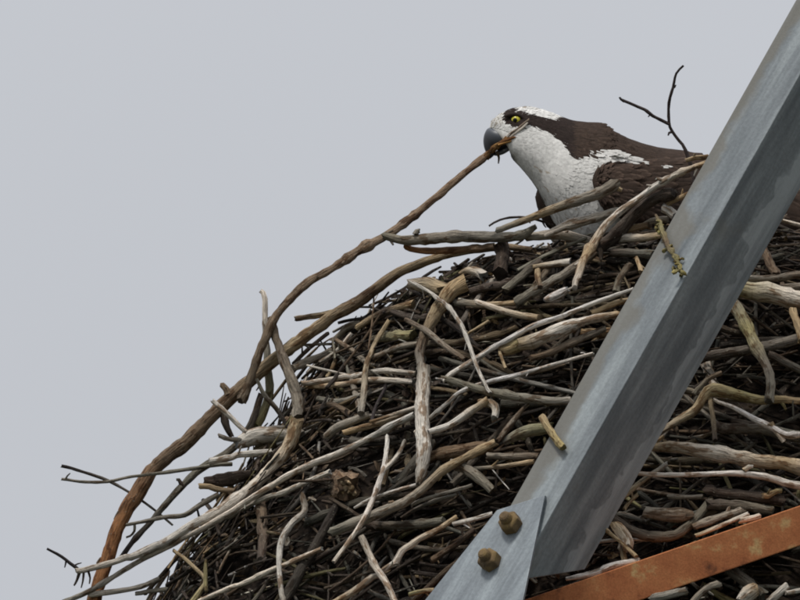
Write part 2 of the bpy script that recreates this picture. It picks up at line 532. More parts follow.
STICKS = [
 # tints, radii px, off px, pixels [, extras]
 ('OOBBTBTB', [8, 8.5, 8.5, 8, 7.5, 7, 6, 5, 4], 20, "92,606 98,585 107,560 122,517 147,477 165,458 184,443 205,422 222,405 242,387 265,367 287,350 312,331 335,315 355,304 375,290 395,276 415,265 437,257 462,251 490,248 512,247 532,250",
   [('B', [4, 3], "228,396 226,390 223,385"), ('D', [4.5, 4, 2.5], "222,408 225,425 231,437"), ('B', [3, 2], "110,556 101,560 97,565"), ('B', [2.5, 1.5], "124,508 119,513 116,519")]),
 ('BG', [5, 6, 8], 42, "271,320 275,335 280,352 287,370 294,388 298,404 298,418"),
 ('WSL', [3, 3.5, 5, 6], 4, "261,290 265,300 266,325 268,350 268,368 270,390 264,413 256,428"),
 ('GT', [3.6, 4], 25, "294,317.5 310,316.5 334,312"),
 ('G', [1.5, 1.8], 32, "299,345 318,344.5 334,344"),
 ('W', [3, 3.4, 2.6], 48, "212,401 228,414 240,425 247,431"),
 ('SK', [2.2, 3, 2.5], 44, "257,379 264,395 275,408 287,427"),
 ('WG', [6, 9, 9, 7], 30, "236,442 250,438 268,435 286,433 303,437", [('G', [3, 2.4], "240,440 228,439 218,436")]),
 ('TWWW', [8, 7.5, 7, 6, 5, 3.5], 54, "298,420 292,440 281.5,456.5 268,471 250,488 215,512.5 187,526.5 155.5,546 117,561.5 76,572",
   [('D', [1.6, .8], "80,572 77,580 74,586"), ('D', [1.5, .7], "84,573 83,581 81,588"), ('D', [1.4, .7], "88,571 90,578 89,584")]),
 ('WWG', [4.2, 4.2, 3.6, 3.2, 3], 52, "413,415 373,435.5 338,453 310,464 275,483 238,507 180,540 138,562 92,590 62,603"),
 ('WG', [3.5, 3], 42, "330,471 297,487 257,502 228,517"),
 ('KG', [2.2, 2, 1.4], 4, "62,466 72,468 90,474 107.5,480 132,494 155,510 173,525"),
 ('GS', [1.8, 1.8, 2.6], 32, "62,479 80,482 107.5,482 130,477 165,472.5 202,467 232,463"),
 ('DSK', [4, 5, 4, 3], 10, "262,394 250,426 230,451 200,470 182,487 165,505 150,522 135,538 121,557", [('D', [2.5, 1.5], "183,486 179,480 176,479"), ('G', [1.6, 1.2], "134,524 134,531 130,536 126,538")]),
 ('G', [2, 3, 3.5], 26, "127,525 147,521 165,517 185,515 200,505 219,494"),
 ('K', [1.6, 2.2], 32, "47,549 62,557 80,571"),
 ('WG', [3.4, 3.4, 2.6], 40, "90,595 112,592 140,587 159,579"),
 ('GS', [2.5, 3], 36, "136,593 150,591 166,589"),
 ('TTL', [2.2, 2.6, 4.5], 58, "174,550 190,564 205,580 200,592 190,606"),
 ('W', [3, 3.4, 3], 48, "200,602 232,587 262,575 285,564 322,549"),
 ('GWG', [4, 4.4, 3.6, 3.2], 54, "302,494 305,510 297,520 285,532 280,545 279,562 280,580 284,606"),
 ('BD', [6, 7, 5.5], 26, "261,504 264,525 261,560"),
 ('TB', [3.6, 3.6], 38, "199,485 215,489 234,491"),
 ('D', [6, 9, 5], 24, "206,482 225,480 252,474"),
 ('W', [4.2, 3.8, 3], 44, "210,461 237,456 272,451"),
 ('WXW', [2.6, 3.4, 3.6, 2.6], 70, "387,436 385,456 382,472 375,492 367,512 355,535 334,562", [('GW', [2, 2.8], "406,441 395,459 382,472")]),
 ('TTGGS', [5, 5, 5, 6, 6.5, 5], 60, "496,442 467.5,456.5 443,470.5 415,495 387,509 355,523 331,533"),
 ('WX', [1.8, 2.6], 52, "354,508 370,499 400,489.5 426,483"),
 ('GWW', [4, 4.2, 3.4], 66, "362,536 370,555 377,570 387,585 398,606"),
 ('TW', [3, 4, 4.6], 57, "456,516 435,530 417,539 402,552 394,563"),
 ('WT', [3, 4.6, 4.6], 52, "394,561 372,578 350,593 330,606"),
 ('WX', [3, 3], 52, "453,524.5 472,520 494,513"),
 ('GS', [5, 6, 5], 52, "453,463 475,476 492,490"),
 ('GT', [2, 2.8, 2.4], 47, "474,469 505,466 534,461"),
 ('DS', [5.5, 5.5], 30, "366,526 382,527 425,524 444,521"),
 ('G', [2.4, 2.4], 42, "411,504 437,495 472,485"),
 ('LT', [3, 3], 52, "410,594 422,592 434,590"),
 ('BD', [4, 4], 32, "430,562 455,545 474,530"),
 ('GWWG', [7, 8, 8.4, 8, 7, 3], 64, "425,366 424,390 422,415 422,432 422,455 420,472 417,484"),
 ('TTBG', [10, 8, 6, 5.5], 56, "464,284 450,292 438,310 428,330 421,352 420,372"),
 ('W', [2, 3, 2.2], 74, "409,281 435,296 456,316 466.5,338.5 477,366.5 490,393"),
 ('WXW', [2.6, 3.4, 3.6, 3], 66, "633,290 596,302 561,316 533,326 505,342 477,358 452,374 443,382"),
 ('WXG', [2, 3, 2.8], 60, "594,353 561,363 529.5,372 498,379 463,391 442,407 420,427"),
 ('SSG', [4, 5, 5.4, 5], 66, "443,378 460,384 490,392 520,397 550,401 572,400"),
 ('XWT', [3.2, 5, 4.4], 66, "430,431 450,425 470,412 487,400"),
 ('TW', [4.6, 5.6, 4], 60, "482,402 491,403 496,410 494,419"),
 ('WWG', [3, 3.6, 3.4], 46, "302,383 330,379 355,375 380,371 417,374"),
 ('TW', [3.4, 4, 3.6], 42, "308,388 340,385 370,380 412,380"),
 ('W', [1.4, 1.8], 52, "307,365 335,372 352,376"),
 ('TW', [1.8, 2.4], 52, "370,422 395,414 415,408"),
 ('TG', [3.6, 4.4], 42, "344,432 382,422 418,411"),
 ('BG', [3, 3.6], 52, "336,340 352,351 366,362"),
 ('TG', [2.4, 3.4, 4.4], 54, "389,320 375,342 370,355 366,372 364,395 361,414"),
 ('G', [5, 5], 42, "368,415 340,427 327,437"),
 ('K', [2, 2], 50, "386,385 375,407 371,422"),
 ('DG', [4, 4.6], 38, "351,360 354,387 361,409"),
 ('G', [4.6, 4.8, 4], 22, "292,369 312,359 333,351"),
 ('D', [2.6, 2.6], 14, "293,364 307,350 328,333"),
 ('G', [4, 4.4], 28, "334,341 347,327 364,324"),
 ('K', [2, 2], 32, "338,323 350,320 366,318"),
 ('TDT', [4, 4.6, 4], 42, "358,328 375,317 395,309 414,303"),
 ('SGGGS', [3.2, 5.4, 6.2, 6.2, 6.4, 5.4, 3], 50, "383,236 400,239 425,238 457,236 490,237 520,235 537,225", [('G', [3.4, 2.4], "416,235 417,231 421,230")]),
 ('GWG', [5.6, 6.4, 5], 42, "526,237 550,235 564,236 590,241"),
 ('OB', [3.8, 4.4, 4], 46, "404,247 425,250 457,249.5 494,246"),
 ('K', [1.2, 1.6], 58, "489,226 500,220 520,217 540,221 553,225", [('K', [1, .8], "520,217 526,219 530,223")]),
 ('GTGG', [3.4, 4.6, 5.6, 6.6, 7.5], 64, "497,231 512,225 535,217 560,207 582,199 603,191 615,184", [('T', [3, 2], "608,189 615,188 621,190")]),
 ('WG', [3.4, 6, 5.4], 58, "545,235 565,226 590,219 618,211"),
 ('TWWTW', [3.4, 3.8, 4.2, 4.2, 4.8, 5, 5, 3.4], 80, "706,163 692,168 678,174 667,180 655,187 637,200 620,212 605,227 592,245 582,262 577,278 575,289"),
 ('D', [6, 7.5, 7], 64, "674,193 655,198 632,217 615,235 600,249"),
 ('WT', [4.4, 4.8, 4.4], 62, "613,241 632,239 660,236"),
 ('TB', [4, 4.4], 56, "618,238 627,230 648,224"),
 ('DS', [5, 5.4], 52, "612,252 632,253 654,255"),
 ('T', [2.4, 3.2], 62, "636,258 638,265 641,273"),
 ('BS', [4, 4.4], 52, "630,264 619,280 616,293"),
 ('SGB', [6, 5.5, 5], 50, "515,303 530,294 547,285 577,266 594,254"),
 ('TW', [3.8, 4.4], 50, "534,268 550,265.5 570,264"),
 ('X', [3, 6, 4], 60, "544,300 556,296 568,290"),
 ('TB', [3.4, 3.4], 58, "537,270 538,279 541,287"),
 ('WT', [3.4, 4.2, 4], 58, "476,304 500,311 522,316 540,318"),
 ('TWWT', [7, 9, 7.5, 8.5, 6.5, 5, 4.4], 60, "520,343 532,340 545,335 557,331 570,326 590,320 622,314"),
 ('TL', [5, 8, 7], 54, "500,352 511,347 524,343"),
 ('T', [3.6, 3.4], 54, "592,313 610,306 628,300"),
 ('BG', [3.6, 4.4, 4], 46, "530,358 550,352 565,345 605,328"),
 ('T', [1.8, 1.8], 60, "499,352 502,359 506,368"),
 ('T', [1.6, 2], 60, "465,336 476,329 489,321"),
 ('BGB', [3, 4, 3.2], 68, "408,319 427,332 442,344 464,359"),
 ('G', [3.6, 3.8], 40, "373,358 400,347 418,344"),
 ('SL', [5.5, 6], 34, "372,340 392,337 414,335"),
 ('B', [7, 7.5, 6.5], 34, "426,458 462,450 490,446"),
 ('GB', [4, 4.4], 38, "488,457 510,456 540,456"),
 ('GL', [5, 6.5, 6], 46, "503,441 525,431 550,429"),
 ('BG', [3.2, 4, 2], 54, "498,440 510,425 528,404"),
 ('K', [2.6, 2.2, 1.9, 1.7, 1.3], 30, "696,200 693,175 688,157 682,145 672,131 669,122 669,103 673,87 676,73 683,65",
   [('K', [1.9, 1.8, 1.5], "669,124 653,116 647,111 641,108 623,100"), ('K', [1.5, .8], "672,132 669,133 668,136"), ('K', [1.2, .6], "653,116 650,115 648,117"), ('K', [1.6, 1], "624,101 621,99 620,97"), ('K', [1.2, .7], "673,88 675,87 676,85")]),
 ('T', [2.6, 3], 60, "687,161 696,158 708,156"),
 ('D', [9, 8, 9], 40, "501,246 503,258 500,274"),
 ('TW', [1.6, 5, 6], 46, "459,273 470,270 484,276"),
 ('GT', [6, 9, 9], 44, "408,284 424,284 446,290"),
 ('SD', [5, 5], 40, "505,290 522,276 540,262"),
 ('D', [5, 6], 34, "470,292 490,286 512,284"),
 ('BS', [4, 4.4], 42, "552,262 540,280 522,300"),
 ('D', [4, 5], 36, "392,312 412,318 436,316"),
 ('SG', [3.4, 4], 40, "316,398 338,402 362,396"),
 ('DB', [4, 4.6], 34, "300,412 330,406 352,414"),
 ('GW', [2.2, 3], 44, "320,362 338,350 352,333"),
 ('TS', [2.6, 3], 40, "327,378 334,362 336,344"),
 ('S', [2, 2.4], 44, "330,352 344,362 350,380"),
 ('D', [3, 4], 32, "306,392 322,376 330,360"),
 ('T', [3.4, 3.6], 60, "668,203 678,199 690,194"),
 ('W', [5.5, 6], 62, "663,207 668,211 674,215"),
 ('G', [4, 4.4], 52, "640,228 652,222 668,219"),
 # right of the brace
 ('GLGS', [7, 7.5, 6, 5.4, 5.4], 52, "728,297 735,307 744,322 755,345 766,365 771,382 769,402"),
 ('GTLTB', [4, 5, 7, 6, 5, 4.6], 46, "655,435 680,420 695,410 707,392 720,391 740,396 760,400 780,399 800,401 850,402"),
 ('WXXW', [1.8, 3, 3.6, 3.6, 3], 62, "714,400 732,406 752,417 772,427 785,434 800,435 840,437", [('TW', [3.4, 2.6], "771,424 777,432 784,441")]),
 ('TD', [3, 3.2], 52, "710,398 713,418 713,441"),
 ('BS', [3, 3.4], 40, "721,374 707,380 695,394"),
 ('TWTW', [5, 7.5, 8.4, 7.4, 8.4, 8], 54, "650,446 675,447 700,451 725,454 750,459 775,462 800,467 850,474"),
 ('WXWW', [2.4, 3, 3.2, 4.2, 4.4, 5], 66, "636,474 665,475 695,474 717,473 742,473 770,477 785,482 800,487 845,500", [('TW', [3, 1.4], "744,471 749,467 753,467")]),
 ('TG', [3, 3.2], 56, "618,502 642,481 667,464"),
 ('T', [2, 2.4], 52, "624,510 630,502 638,494"),
 ('D', [6, 6.4], 46, "705,491 740,495 784,501"),
 ('DS', [6, 6.4, 5], 46, "708,505 740,506 773,511"),
 ('GB', [7, 8.4, 7], 46, "646,513 670,516 693,516"),
 ('DS', [6, 6, 5.4], 42, "610,516 637,534 670,536 687,527 712,500"),
 ('G', [4.4, 4.6], 50, "693,527 720,517 744,510"),
 ('TW', [2.2, 2.8], 57, "695,536 720,526 748,514"),
 ('W', [3.6, 4.4], 56, "740,521 750,519 760,516"),
 ('TL', [3.4, 3.4], 57, "763,497 772,493 782,490"),
 ('G', [3, 3], 42, "668,495 685,497 703,497"),
 ('TW', [5, 7.5, 6], 54, "614,524 620,532 629,548"),
 ('T', [1.8, 2.4], 64, "604,528 620,542 637,556"),
 ('BT', [4, 4], 50, "622,546 624,555 626,566"),
 ('X', [2, 4, 4.4, 3], 56, "565,578.5 590,574 610,568 640,561"),
 ('WX', [3.4, 4.4], 62, "795,188 804,186 825,184"),
 ('W', [2.2, 2.6], 58, "776,219 788,222 812,228"),
 ('B', [5, 5.4], 50, "763,248 769,260 776,276"),
 ('GB', [4, 4.4], 52, "744,278 765,278 785,276 815,273"),
 ('LWL', [9, 10, 10, 9], 54, "735,288 750,291 767,293 785,297 805,301 850,310"),
 ('DG', [6, 6], 36, "698,358 730,353 750,349 795,339 840,328"),
 ('T', [5, 5], 54, "793,308 797,322 803,342"),
 ('DS', [5, 5], 44, "770,354 787,364 815,378"),
 ('DS', [6, 6], 42, "712,427 750,431 775,432 810,440"),
 ('WT', [5, 8.5, 7], 54, "740,602 748,594 757,588"),
 ('GW', [5, 5], 54, "766,604 774,597 787,586"),
 ('W', [3, 3.4], 58, "786,594 796,591 812,588"),
 ('DS', [6, 6.4], 44, "730,570 745,581 764,596"),
 ('G', [5, 5], 48, "652,598 668,594 688,590"),
 ('G', [4, 4.6], 50, "690,606 706,590 720,584"),
]
nparts = 0
def add_stick(buf, label=None):
    global nparts
    o = buf.build("stick", BARK, nest)
    nparts += 1
    if label: o["label"] = label
    return o
for k, e in enumerate(STICKS):
    tints, radii, off, line = e[:4]
    o = add_stick(stick_buf(tints, radii, off, line, e[4] if len(e) > 4 else ()))
    if k == 0: o["label"] = "long thick orange-brown branch curving up the nest's outer edge"
    if line.startswith("696,200"): o["label"] = "thin dark forked twig standing above the bird's back"

# a thick broken log whose end looks out of the nest
b = Buf()
dl = surf(347, 488)
b.tube([P(341, 483, dl - .03), P(346, 487, dl + .03), P(347.5, 488.5, dl + 46 * MPP)], [12 * MPP, 12.5 * MPP, 12 * MPP], TINT['D'], (.27, .18, .11), sides=16, rough=.2)
for k in range(9):
    a_ = k * .7; ru = rs.uniform(2, 9)
    b.tube([P(347.5 + math.cos(a_) * ru, 488.5 + math.sin(a_) * ru, dl + 43 * MPP), P(347.5 + math.cos(a_) * ru * 1.05, 488.5 + math.sin(a_) * ru * 1.05, dl + rs.uniform(46, 51) * MPP)], [3.2 * MPP, 2.2 * MPP], vary(TINT['B'], .4), vary(TINT['T'], .4), sides=6, rough=.3)
add_stick(b, "stub of a thick log with its broken round end showing")
# short yellow piece poking over the edge of the brace is added after the steel

# background sticks, each its own piece
def region(u, v):
    return surf(u, v)
cnt = 0
while nparts < 292:
    u = rs.uniform(150, 830); v = rs.uniform(215, 620)
    # stay inside the packed outline
    i = int((u - GU[0]) / 10); j = int((v - GV[0]) / 10)
    if not HIT[j, i]: continue
    left = max(0, min(1, (650 - u) / 400))
    ang = math.radians(-rs.normal(4 + 26 * left, 24))
    if rs.rand() < .16: ang += math.pi / 2 + rs.normal(0, .3)
    L = rs.uniform(45, 150); r = rs.choice([1.5, 2, 2.6, 3.4, 4.4, 5.4], p=[.2, .26, .24, .16, .09, .05])
    bend = rs.normal(0, .10)
    pts = []
    for t in np.linspace(-.5, .5, 5):
        a2 = ang + bend * t * 2
        pts.append((u + math.cos(a2) * L * t, v + math.sin(a2) * L * t))
    if any(not HIT[min(max(int((y - GV[0]) / 10), 0), HIT.shape[0] - 1), min(max(int((x - GU[0]) / 10), 0), HIT.shape[1] - 1)] for x, y in (pts[0], pts[-1])):
        if rs.rand() < .8: continue
    tt = ''.join(rs.choice(list('DBSGTWL'), size=2, p=[.26, .23, .2, .15, .07, .06, .03]))
    off = rs.uniform(6, 34)
    kf = .42 if rs.rand() < .8 else 1.0  # most filler sticks darkened in colour, painting shade into the gaps
    q = pix_line(pts, off)
    b = Buf()
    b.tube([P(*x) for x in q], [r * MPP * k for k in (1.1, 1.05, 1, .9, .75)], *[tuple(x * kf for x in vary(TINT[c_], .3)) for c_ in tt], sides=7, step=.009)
    if rs.rand() < .5: side_twigs(b, q, r, tuple(x * .7 for x in vary(TINT[tt[0]], .3)), 1 + rs.randint(0, 3))
    add_stick(b)

# uncountable fine twigs filling the heap all round
b = Buf()
for k in range(5750):
    a = rs.uniform(0, 2 * math.pi)
    if rs.rand() < .7: a = rs.uniform(math.pi * .95, math.pi * 2.05)      # the side that can be seen carries most
    z = rs.uniform(-.62, .17)
    edge = k >= 5200                                  # loose ends along the flanks
    if edge: a = rs.normal(math.pi * 1.04, .22); z = rs.uniform(-.45, .08)
    r = np.interp(z, pz, pr)
    out_ = rs.uniform(-.006, .020) * (1 if z < .05 else .6) if rs.rand() < .88 else rs.uniform(.01, .042)
    p = Vector((NX + math.cos(a) * (r + out_), NY + math.sin(a) * (r + out_) * NK, z))
    tan = Vector((-math.sin(a), math.cos(a) * NK, 0)).normalized()
    dr = (np.interp(z + .03, pz, pr) - np.interp(z - .03, pz, pr)) / .06
    upv = Vector((math.cos(a) * dr, math.sin(a) * dr * NK, 1)).normalized()
    nrm = tan.cross(upv).normalized()
    if nrm.dot(Vector((math.cos(a), math.sin(a), 0))) < 0: nrm = -nrm
    th = rs.normal(0, .55) if rs.rand() < .8 and not edge else rs.uniform(0, 3.14)
    dirv = (tan * math.cos(th) + upv * math.sin(th) + nrm * rs.normal(0, .14)).normalized()
    L = rs.uniform(.02, .11); rad = rs.uniform(.0007, .0030)
    if edge: L = rs.uniform(.03, .12); rad = rs.uniform(.0008, .0022); p += nrm * rs.uniform(0, .015)
    bendv = (upv * rs.normal(0, .12) + nrm * rs.normal(-.06, .1)) * L
    pts = [REF + p + dirv * L * t + bendv * (t * t) for t in (-.5, -.15, .2, .5)]
    tt = vary(TINT[rs.choice(list('DBSGTWL'), p=[.46, .25, .09, .07, .06, .05, .02])], .35)
    if rs.rand() < (.5 if edge else .88): tt = tuple(x * .42 for x in tt)  # tint cut down so the twigs carry painted shade between the sticks
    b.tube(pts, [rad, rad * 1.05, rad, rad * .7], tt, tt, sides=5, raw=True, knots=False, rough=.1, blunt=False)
fill = b.build("fine_twigs", BARK, nest)
fill["kind"] = "stuff"

# flakes of bark and leaf litter caught between the sticks
bm = bmesh.new()
vs_, fs_, ts_ = [], [], []
for k in range(2600):
    a = rs.uniform(math.pi * .95, math.pi * 2.05); z = rs.uniform(-.55, .17); r = np.interp(z, pz, pr) + rs.uniform(-.002, .026)
    c = REF + Vector((NX + math.cos(a) * r, NY + math.sin(a) * r * NK, z))
    R = Matrix.Rotation(rs.uniform(0, 6.28), 3, Vector(rs.randn(3)).normalized())
    l_, w_ = rs.uniform(.004, .016), rs.uniform(.002, .006)
    b0 = len(vs_)
    for (x, y, zz) in ((-1, -.6, 0), (0, -1, .25), (1, -.4, 0), (1, .5, .1), (0, 1, .3), (-1, .6, 0)):
        vs_.append(tuple(c + R @ Vector((x * l_ * .5, y * w_, zz * w_))))
    fs_ += [(b0, b0 + 1, b0 + 4, b0 + 5), (b0 + 1, b0 + 2, b0 + 3, b0 + 4)]
    ts_ += [vary(TINT[rs.choice(list('DBTG'), p=[.43, .34, .1, .13])], .3)] * 6
bb = Buf(); bb.v, bb.f, bb.t, bb.r = vs_, fs_, ts_, [(v_[0] - REF.x, v_[1], v_[2]) for v_ in vs_]
lit = bb.build("bark_litter", BARK, nest); lit["kind"] = "stuff"

# ------------------------------------------------------------------ steel tower
tower = empty("lattice_tower", Vector((NX, NY, 0)))
tag(tower, "grey galvanised steel lattice tower with bolted brace and rusty cross bar carrying the nest", "tower")

AX = np.array([.492, -.871])                    # brace direction in the picture (up-right)
LP = np.array([-.871, -.492])                   # across it, to the left
HEEL0 = np.array([604.5, 420.0])
def heel_depth(t):                              # t: pixels along the brace from HEEL0 (the tower leans in towards its top)
    return HD0 + HDK * t
HD0, HDK = 0.28, -0.00042
def brace_pt(t, w, back=0.0):
    """w < 0: pixels across to the left flange, w > 0: to the right flange, measured in the picture; both run back at 45 degrees"""
    p = HEEL0 + AX * t - LP * w
    return P(p[0], p[1], heel_depth(t) - abs(w) * MPP - back)
def prism(name, sections, mat, parent, bevel=.0012):
    """closed prism between two equal rings of points"""
    bm = bmesh.new()
    A, B_ = [[bm.verts.new(p) for p in s] for s in sections]
    n = len(A)
    for k in range(n):
        bm.faces.new((A[k], A[(k + 1) % n], B_[(k + 1) % n], B_[k]))
    bm.faces.new(A[::-1]); bm.faces.new(B_)
    bmesh.ops.recalc_face_normals(bm, faces=bm.faces)
    me = bpy.data.meshes.new(name); bm.to_mesh(me); bm.free()
    o = link(name, me, mat, parent, smooth=False)
    if bevel:
        md = o.modifiers.new("bevel", 'BEVEL'); md.width = bevel; md.segments = 2; md.limit_method = 'ANGLE'
    return o
WL, WR, TH = 40, 56.6, 7 * 1.414
def brace_section(tl, th, tr):
    # outer: left edge, heel, right edge; inner: right edge, inner heel, left edge
    k = 7 * .707
    return [brace_pt(tl, -WL), brace_pt(th, 0), brace_pt(tr, WR), brace_pt(tr, WR - k, (2 * k) * MPP * .5 + k * MPP * .5),
            brace_pt(th, 0, TH * MPP), brace_pt(tl, -(WL - k), 1.5 * k * MPP)]
TE = 900
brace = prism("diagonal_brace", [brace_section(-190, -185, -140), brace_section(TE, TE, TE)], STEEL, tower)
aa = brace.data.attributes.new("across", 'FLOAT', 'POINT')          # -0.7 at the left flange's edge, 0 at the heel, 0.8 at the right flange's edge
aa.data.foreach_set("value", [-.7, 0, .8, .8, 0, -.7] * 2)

def plane_depth(u, v):                          # plane of the brace's left flange
    r = np.array([u, v]) - HEEL0
    t = r.dot(AX); w = r.dot(LP)
    return heel_depth(t) - w * MPP
gus = [(545, 495), (497, 510), (425, 600), (352, 690), (497, 690), (523, 600)]
bm_front = [P(u, v, plane_depth(u, v) + .0125) for u, v in gus]
bm_back = [P(u + 1.5, v + .5, plane_depth(u, v) + .0025) for u, v in gus]
prism("gusset_plate", [bm_back, bm_front], PLATE, tower, .001)

# bolts: hex nut with the shank's end standing out of it, along the plate's normal
e1 = (P(*(HEEL0 + AX * 100), heel_depth(100)) - P(*HEEL0, heel_depth(0))).normalized()
e2 = (P(*(HEEL0 + LP * 50), heel_depth(0) - 50 * MPP) - P(*HEEL0, heel_depth(0))).normalized()
pn = e1.cross(e2).normalized()
if pn.dot(TO) < 0: pn = -pn
def ring_mesh(name, base, axis, rings, nside, rot, mat, parent, bevel=0):
    bm = bmesh.new()
    x = axis.orthogonal().normalized(); y = axis.cross(x)
    rr = []
    for h, r in rings:
        rr.append([bm.verts.new(base + axis * h + (x * math.cos(rot + 6.28318 * k / nside) + y * math.sin(rot + 6.28318 * k / nside)) * r) for k in range(nside)])
    for a, b in zip(rr[:-1], rr[1:]):
        for k in range(nside):
            bm.faces.new((a[k], a[(k + 1) % nside], b[(k + 1) % nside], b[k]))
    bm.faces.new(rr[0][::-1]); bm.faces.new(rr[-1])
    bmesh.ops.recalc_face_normals(bm, faces=bm.faces)
    me = bpy.data.meshes.new(name); bm.to_mesh(me); bm.free()
    o = link(name, me, mat, parent, smooth=False)
    if bevel:
        md = o.modifiers.new("bevel", 'BEVEL'); md.width = bevel; md.segments = 2; md.limit_method = 'ANGLE'
    return o
for (u, v, rot) in ((513, 526, .25), (492, 563, .65), (447, 638, .1)):
    base = P(u, v, plane_depth(u, v) + .0115)
    nut = ring_mesh("bolt", base, pn, [(0, .0145), (.013, .0145), (.0155, .0118)], 6, rot, BOLTRUST, tower, .0012)
    s = ring_mesh("shank", base, pn, [(.01, .0078), (.021, .0078), (.024, .0066), (.0255, .004)], 14, 0, BOLTRUST, tower, 0)
    s.parent = nut; s.matrix_parent_inverse = Matrix.Identity(4)
    s.matrix_parent_inverse = Matrix.Translation(-tower.location) @ Matrix.Identity(4)
    s.matrix_parent_inverse = nut.matrix_parent_inverse.copy()
    nut_world = Matrix.Identity(4)
    s.matrix_parent_inverse = Matrix.Identity(4)

# rusty bar: face towards the camera, a flange running back along its upper edge
RD = 0.29
def bar_pt(u, dv, back=0.0):
    return P(u, 505.5 + (800 - u) * .343 + dv, RD - back)
prism("rusty_cross_bar", [[bar_pt(u, 0), bar_pt(u, 40), bar_pt(u, 40, .007), bar_pt(u, 6.5, .007), bar_pt(u, 6.5, .05), bar_pt(u, 0, .05)] for u in (400, 1200)], RUST, tower)

# the frame below the picture that carries nest, brace and bar down to the ground
def angle_bar(name, p0, p1, w, side, up, mat=STEEL):
    p0, p1 = Vector(p0), Vector(p1)
    side, up = Vector(side), Vector(up)
    t = .008
    sec = [(0, 0), (w, 0), (w, t), (t, t), (t, w), (0, w)]
    return prism(name, [[p + side * a + up * b for a, b in sec] for p in (p0, p1)], mat, tower, .001)
zb = REF.z - .66
xl, xr, yf, yb = NX - .85, NX + .85, -.36, .95
for (x, sx_) in ((xl, 1), (xr, -1)):
    for (y, sy_) in ((yf, 1), (yb, -1)):
        top = zb + (2.2 if (x == xr and y == yf) else -.1)
        angle_bar("tower_leg", (x, y, -.1), (x, y, top), .12, (sx_, 0, 0), (0, sy_, 0))
for y, s in ((yf + .02, 1), (yb - .02, -1)):
    angle_bar("beam", (xl + .01, y, zb - .002), (xr - .01, y, zb - .002), .09, (0, s, 0), (0, 0, -1))
for x in np.linspace(xl + .2, xr - .2, 6):
    angle_bar("joist", (x, yf + .03, zb), (x, yb - .03, zb), .06, (1, 0, 0), (0, 0, -1))
for k in range(3):
    z0 = .3 + k * 3.0
    for y in (yf - .008, yb + .008):
        angle_bar("cross_brace", (xl + .02, y, z0), (xr - .02, y, z0 + 2.9), .06, (0, 1 if y > 0 else -1, 0), Vector((-.86, 0, .5)))
# ------------------------------------------------------------------ pieces that rest against the steel
tw = Buf()
lp = parse("655,213 657,222 660,232 667,247 676,259 680,275")
ld = []
for u, v in lp:
    ld.append(max(plane_depth(u, v) + .010, surf(u, v) + 60 * MPP))
tw.tube([P(u, v, d_) for (u, v), d_ in zip(lp, ld)], [r * MPP for r in (1.8, 2.1, 2.3, 2.5, 2.8, 3.2)], [TINT['B'], TINT['L'], TINT['B'], TINT['L'], (.36, .29, .10)], None, rough=.5, wob=.5, step=.004)
for (u, v, dx, dy) in ((661, 236, 7, 4), (668, 248, -6, 4), (676, 260, 7, -2), (680, 272, 6, 3), (678, 270, -6, 3)):
    k = min(range(len(lp)), key=lambda i: abs(lp[i][1] - v))
    tw.tube([P(u, v, ld[k]), P(u + dx * .5, v + dy * .5, ld[k] + .002), P(u + dx, v + dy, ld[k] + .003)], [2 * MPP, 1.8 * MPP, 1.5 * MPP], TINT['L'], (.36, .30, .10), rough=.4, sides=6, step=.003)
for k in range(46):
    i = rs.randint(1, len(lp) - 1); f = rs.rand()
    u = lp[i][0] * (1 - f) + lp[min(i + 1, len(lp) - 1)][0] * f + rs.normal(0, 2.0); v = lp[i][1] * (1 - f) + lp[min(i + 1, len(lp) - 1)][1] * f + rs.normal(0, 1.2); d_ = ld[i] + rs.uniform(0, .004)
    q_ = rs.randn(2) * 2.0
    tw.tube([P(u, v, d_), P(u + q_[0], v + q_[1], d_ + .002)], [1.7 * MPP, 1.0 * MPP], vary(TINT['L'], .4), vary((.36, .29, .10), .4), sides=5, rough=.4, step=.002)
tag(tw.build("twig", BARK), "crooked twig crusted with yellow-green lichen hanging across the steel brace", "twig")

b = Buf()
yl = [(541, 417), (550, 429), (557, 439), (563.5, 447)]
b.tube([P(u, v, max(plane_depth(u, v), plane_depth(577, 390)) + .012) for u, v in yl], [4 * MPP, 3.6 * MPP, 3.6 * MPP, 3.4 * MPP], TINT['T'], (.45, .36, .16), rough=.16)
tag(b.build("twig", BARK), "short yellowish broken twig lying over the left edge of the steel brace", "twig")

# ------------------------------------------------------------------ the osprey
BY = 0.30                                         # the bird stands in a vertical plane this far (m) behind REF
def BP(u, v, dpx=0.0):
    q = (300 - v) * MPP
    d0 = (-BY - q * math.sin(EL)) / math.cos(EL)
    return P(u, v, d0 + dpx * MPP)
WHITE = (.80, .785, .75); BROWN = (.050, .034, .026); DKB = (.030, .021, .018)
def interp_st(st, n):
    a = np.array(st, float)
    c = catmull([list(x) for x in a], 1e9)        # control points only
    m = len(a); tt = np.linspace(0, m - 1, n)
    ex = np.vstack([2 * a[0] - a[1], a, 2 * a[-1] - a[-2]])
    res = []
    for t in tt:
        i = min(int(t), m - 2); f = t - i
        p0, p1, p2, p3 = ex[i:i + 4]
        res.append(.5 * ((2 * p1) + (p2 - p0) * f + (2 * p0 - 5 * p1 + 4 * p2 - p3) * f * f + (3 * p1 - p0 - 3 * p2 + p3) * f ** 3))
    return np.array(res)
